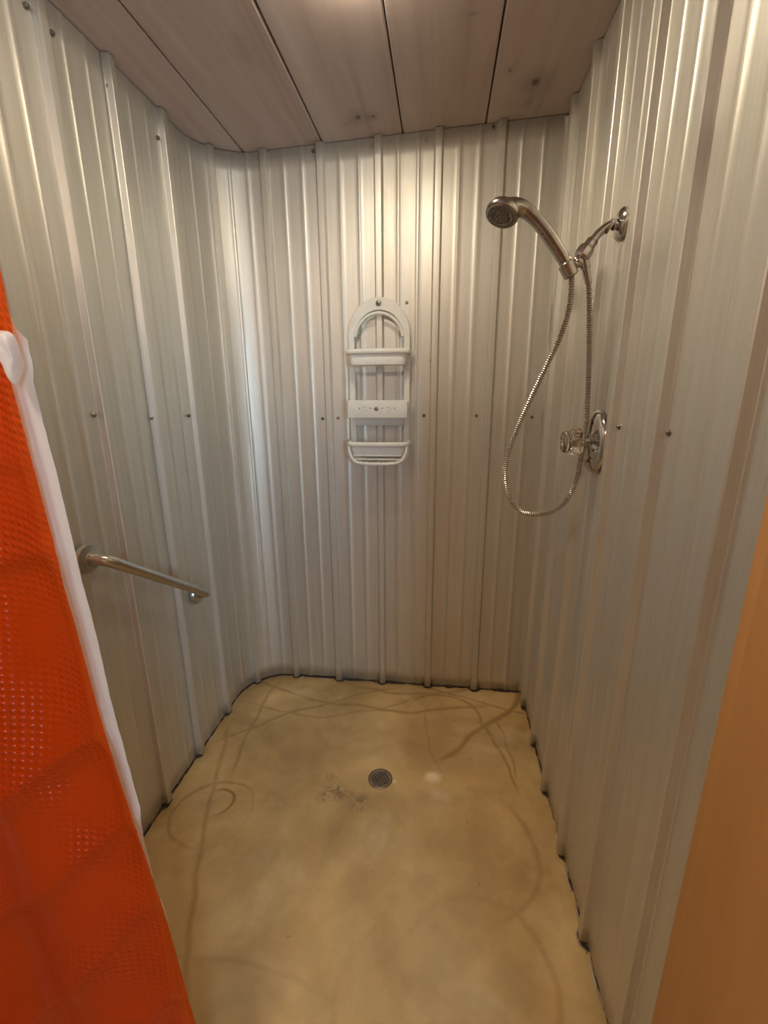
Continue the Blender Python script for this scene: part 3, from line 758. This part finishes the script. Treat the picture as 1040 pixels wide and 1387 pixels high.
# without the white tuck the orange edge runs straight past z 1.47
edge_o = [(z, x) for z, x in edge_tab if not (1.40 < z < 1.51)] 
edge_o = sorted(edge_o + [(1.405, -0.516), (1.447, -0.519), (1.483, -0.522), (1.489, -0.5015), (1.515, -0.5015)])
liner_tab = sorted([(at_y(x, y, YC).z, at_y(x, y, YC).x) for x, y in [(22,458),(32,498),(30,511),(42,560),(66,650),(86,733),(102,800),(117,853),(141,958),(182,1104)]]
                   + [(at_y(190, 1142, YC).z, -0.470), (0.69, -0.480), (0.30, -0.46), (0.04, -0.44), (1.505, -0.515), (1.53, -0.525), (2.0, -0.530)])
def creases(x, z):
    h = 0.0
    # folding creases of the packed vinyl: (z at x=-0.5, slope dz/dx, height)
    for zc, sl, a in ((1.225, 0.25, 0.010), (0.925, 0.66, 0.013), (0.742, 0.86, 0.010), (0.545, 1.15, 0.010), (1.345, 0.1, 0.005), (1.66, 0.2, 0.009), (0.30, 1.2, 0.010)):
        d = z-(zc+sl*(x+0.5))
        h += 1.5*a*(math.exp(-d/0.10) if d > 0 else math.exp(d/0.016))
    return h
def drape(x, z, e):
    s = (e-x)
    return 0.016*math.sin(s*24+0.4*math.sin(z*3)) + 0.012*math.sin(s*9+1.0) - creases(x, z) - 0.02*s
def curtain_mesh(name, tab, x_left, yo, mat, par, z0=0.035, z1=1.985, nx=90, nzz=220, gath=0.0):
    vs = []; uv = []; fs = []
    for j in range(nzz+1):
        z = z0+(z1-z0)*j/nzz; e = interp(tab, z)
        e += 0.0012*noise.noise(Vector((z*60, 1, yo*50)))
        for i in range(nx+1):
            t = i/nx; x = x_left+(e-x_left)*t
            er = interp(edge_o, z); y = YC+yo+drape(x, z, er)*min(1.0, max(0.0, (er-x)/0.03))
            vs.append((x, y, z)); uv.append((x+0.02*math.sin(z*3), z))
    for j in range(nzz):
        for i in range(nx):
            a = j*(nx+1)+i; fs.append((a, a+1, a+nx+2, a+nx+1))
    o = raw(name, vs, fs, mat, None, 180)
    ul = o.data.uv_layers.new(name='UVMap')
    for lp in o.data.loops: ul.data[lp.index].uv = uv[lp.vertex_index]
    if par: adopt(o, par)
    return o
cur = thing(empty('shower_curtain', (-0.7, YC, 0.03)), 'orange waffle vinyl shower curtain bunched at the left of the opening', 'curtain')
curtain_mesh('curtain_panel', edge_o, -0.915, 0.0, ORANGE, cur)
ln = curtain_mesh('liner', liner_tab, -0.905, 0.014, LINER, cur, 0.05, 1.985, 60, 160); ln['label'] = 'white liner edge showing past the orange vinyl'
# tuck of white liner folded over the orange panel near the top
vs = []; fs = []
T = [(-14,446,0),(6,448,0),(18,449,0),(24,462,0),(30,484,.0),(33,498,.0),(30,510,0),(25,524,0),(20,522,0),(13,512,0),(3,486,0),(-14,462,0)]
cpt = at_y(14, 482, YC-0.016); vs.append(cpt)
n = len(T)
for rr, dyy in ((0.55, -0.016), (0.9, -0.012), (1.0, -0.004)):
    for px, py, _ in T:
        q = at_y(px, py, YC-0.004); v = cpt.lerp(q, rr); v = Vector((v.x, YC+dyy+0.003*math.sin(px*0.5+py*0.3), v.z)); vs.append(v)
for k in range(n):
    fs.append((0, 1+k, 1+(k+1) % n))
    for r in range(2): a = 1+r*n; fs.append((a+k, a+n+k, a+n+(k+1) % n, a+(k+1) % n))
o = raw('liner_tuck', vs, fs, LINER, None, 180); adopt(o, cur); md = o.modifiers.new('soft', 'SUBSURF'); md.levels = md.render_levels = 2; o['label'] = 'crumpled white fold of liner over the orange vinyl'
# rod with rings above the picture
rod = thing(tube('curtain_rod', [(XL+0.002, YC, 2.02), (XR-0.024, YC, 2.02)], 0.0125, CHROME, None, 16), 'chrome curtain rod across the shower opening', 'curtain rod')
for k in range(6):
    x = -0.90+0.072*k
    pts = [(x, YC+0.024*math.cos(a), 2.004+0.030*math.sin(a)) for a in [2*math.pi*j/20 for j in range(21)]]
    tube('ring', pts, 0.0018, CHROME, cur, 6)
